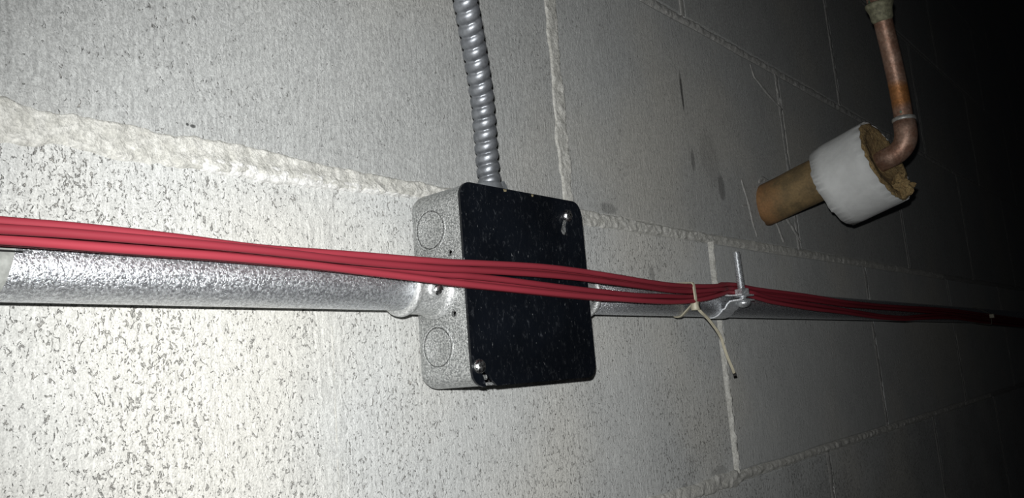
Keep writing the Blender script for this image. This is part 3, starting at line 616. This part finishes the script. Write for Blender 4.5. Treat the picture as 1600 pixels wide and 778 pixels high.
ic = thing('insulation_collar', 'short thick collar of tan fibre insulation in a white paper jacket on the pipe', 'insulation', tuple(c0))
def rag(i, a):
    n1 = noise.noise(Vector((math.cos(a) * 7, math.sin(a) * 7, 1.5))) + .6 * noise.noise(Vector((math.cos(a) * 17, math.sin(a) * 17, 2.5)))
    dr = .0012 * noise.noise(Vector((math.cos(a) * 1.3, math.sin(a) * 1.3, 9)))
    if i in (0, 7): return (-abs(n1) * .0035, dr)
    if i in (5, 6): return (n1 * .0012, dr)
    return (0, dr)
jk = lathe(c0, cdv, [(0, .0408), (.01, .0411), (.02, .0410), (.03, .0410), (.04, .0411), (CLN, .0408), (CLN, .0399), (0, .0399)], 120, None, rag)
child('paper_jacket', jk, JACKET, ic)
def fib(i, a):
    n1 = noise.noise(Vector((math.cos(a) * 3, math.sin(a) * 3, i * .9))) + .5 * noise.noise(Vector((math.cos(a) * 12, math.sin(a) * 12, i * 1.7)))
    return (n1 * .0016 if 0 < i < 9 else 0, 0)
child('fibre_core', lathe(c0, cdv, [(.004, .0204), (.002, .030), (.003, .0398), (CLN * .5, .0398), (CLN - .001, .0398), (CLN + .0010, .0385), (CLN + .0016, .033), (CLN - .0005, .0318), (CLN - .001, .026), (CLN - .003, .018), (CLN - .008, .010)], 96, None, fib), FIBRE, ic)
# torn piece of fibre hanging out at the lower right of the face
U, V = frame(cdv)
def lump(c, rx, seed, parent, mat, name):
    bm = bmesh.new(); bmesh.ops.create_icosphere(bm, subdivisions=4, radius=1)
    for v in bm.verts:
        n1 = noise.noise(v.co * 1.8 + Vector((seed, 0, 0))) * .45 + noise.noise(v.co * 5 + Vector((0, seed, 0))) * .22
        q = v.co * (1 + n1); v.co = Vector(c) + Vector((q.x * rx[0], q.y * rx[1], q.z * rx[2]))
    me = bpy.data.meshes.new('mesh'); bm.to_mesh(me); bm.free(); return child(name, me, mat, parent)
lump(Vector((.5440, -.1230, .0350)), (.0075, .010, .0085), 3.0, ic, FIBRE, 'torn_fibre')
lump(Vector((.5455, -.1240, .0425)), (.005, .006, .0075), 7.0, ic, FIBRE, 'torn_fibre')
lump(Vector((.5490, -.1270, .0370)), (.004, .008, .004), 11.0, ic, FIBRE, 'torn_fibre')

cp = thing('copper_pipe', 'weathered copper pipe with a soldered elbow turning up out of the insulation collar', 'pipe', (.5480, -.135, .0716))
corner = Vector((.5480, -.135, .0716)); riser = [Vector((.5489, -.135, .0966)), Vector((.5455, -.135, .1389)), Vector((.5300, -.135, .1930)), Vector((.5259, -.135, .2085))]
up = (riser[0] - corner).normalized(); start = Vector((.5535, -.085, .0588)); hd_ = (corner - start).normalized()
rr_ = .0165; A = corner - hd_ * rr_; B = corner + up * rr_
bend = []
for k in range(15):
    t = k / 14; bend.append(A * (1 - t) ** 2 + corner * 2 * t * (1 - t) + B * t * t)
child('inner_pipe', tube([start, A + hd_ * .001], .0080, 32), COPPER, cp)
child('elbow', tube([A - hd_ * .012, A - hd_ * .0002] + bend + [B + up * .010], [.0097] + [.0098] * 16 + [.0097], 36), COPPER, cp)
child('solder_band', lathe(B + up * .0085, up, [(0, .0097), (.0008, .0103), (.0034, .0102), (.0042, .0085)], 36), SOLDER, cp)
child('riser', tube(spline([B + up * .008, riser[1], riser[2], riser[2] + (riser[3] - riser[2]) * .5, riser[3], Vector((.5212, -.135, .2258))], 8), .0081, 32), COPPER, cp)
fd = (riser[3] - riser[2]).normalized(); fb = riser[2] + fd * -.004
def fz(i, a): return (.0007 * noise.noise(Vector((math.cos(a) * 3, math.sin(a) * 3, i))), .0005 * noise.noise(Vector((math.cos(a) * 4, math.sin(a) * 4, i + .5))))
child('flared_fitting', lathe(fb, fd, [(0, .0083), (.002, .0094), (.009, .0100), (.013, .0112), (.0145, .0122), (.0175, .0122), (.0185, .0108), (.0185, .0085)], 40, None, fz), FITTING, cp)
child('upper_pipe', tube([fb + fd * .018, fb + fd * .05, fb + fd * .4], .0098, 30), COPPER, cp)
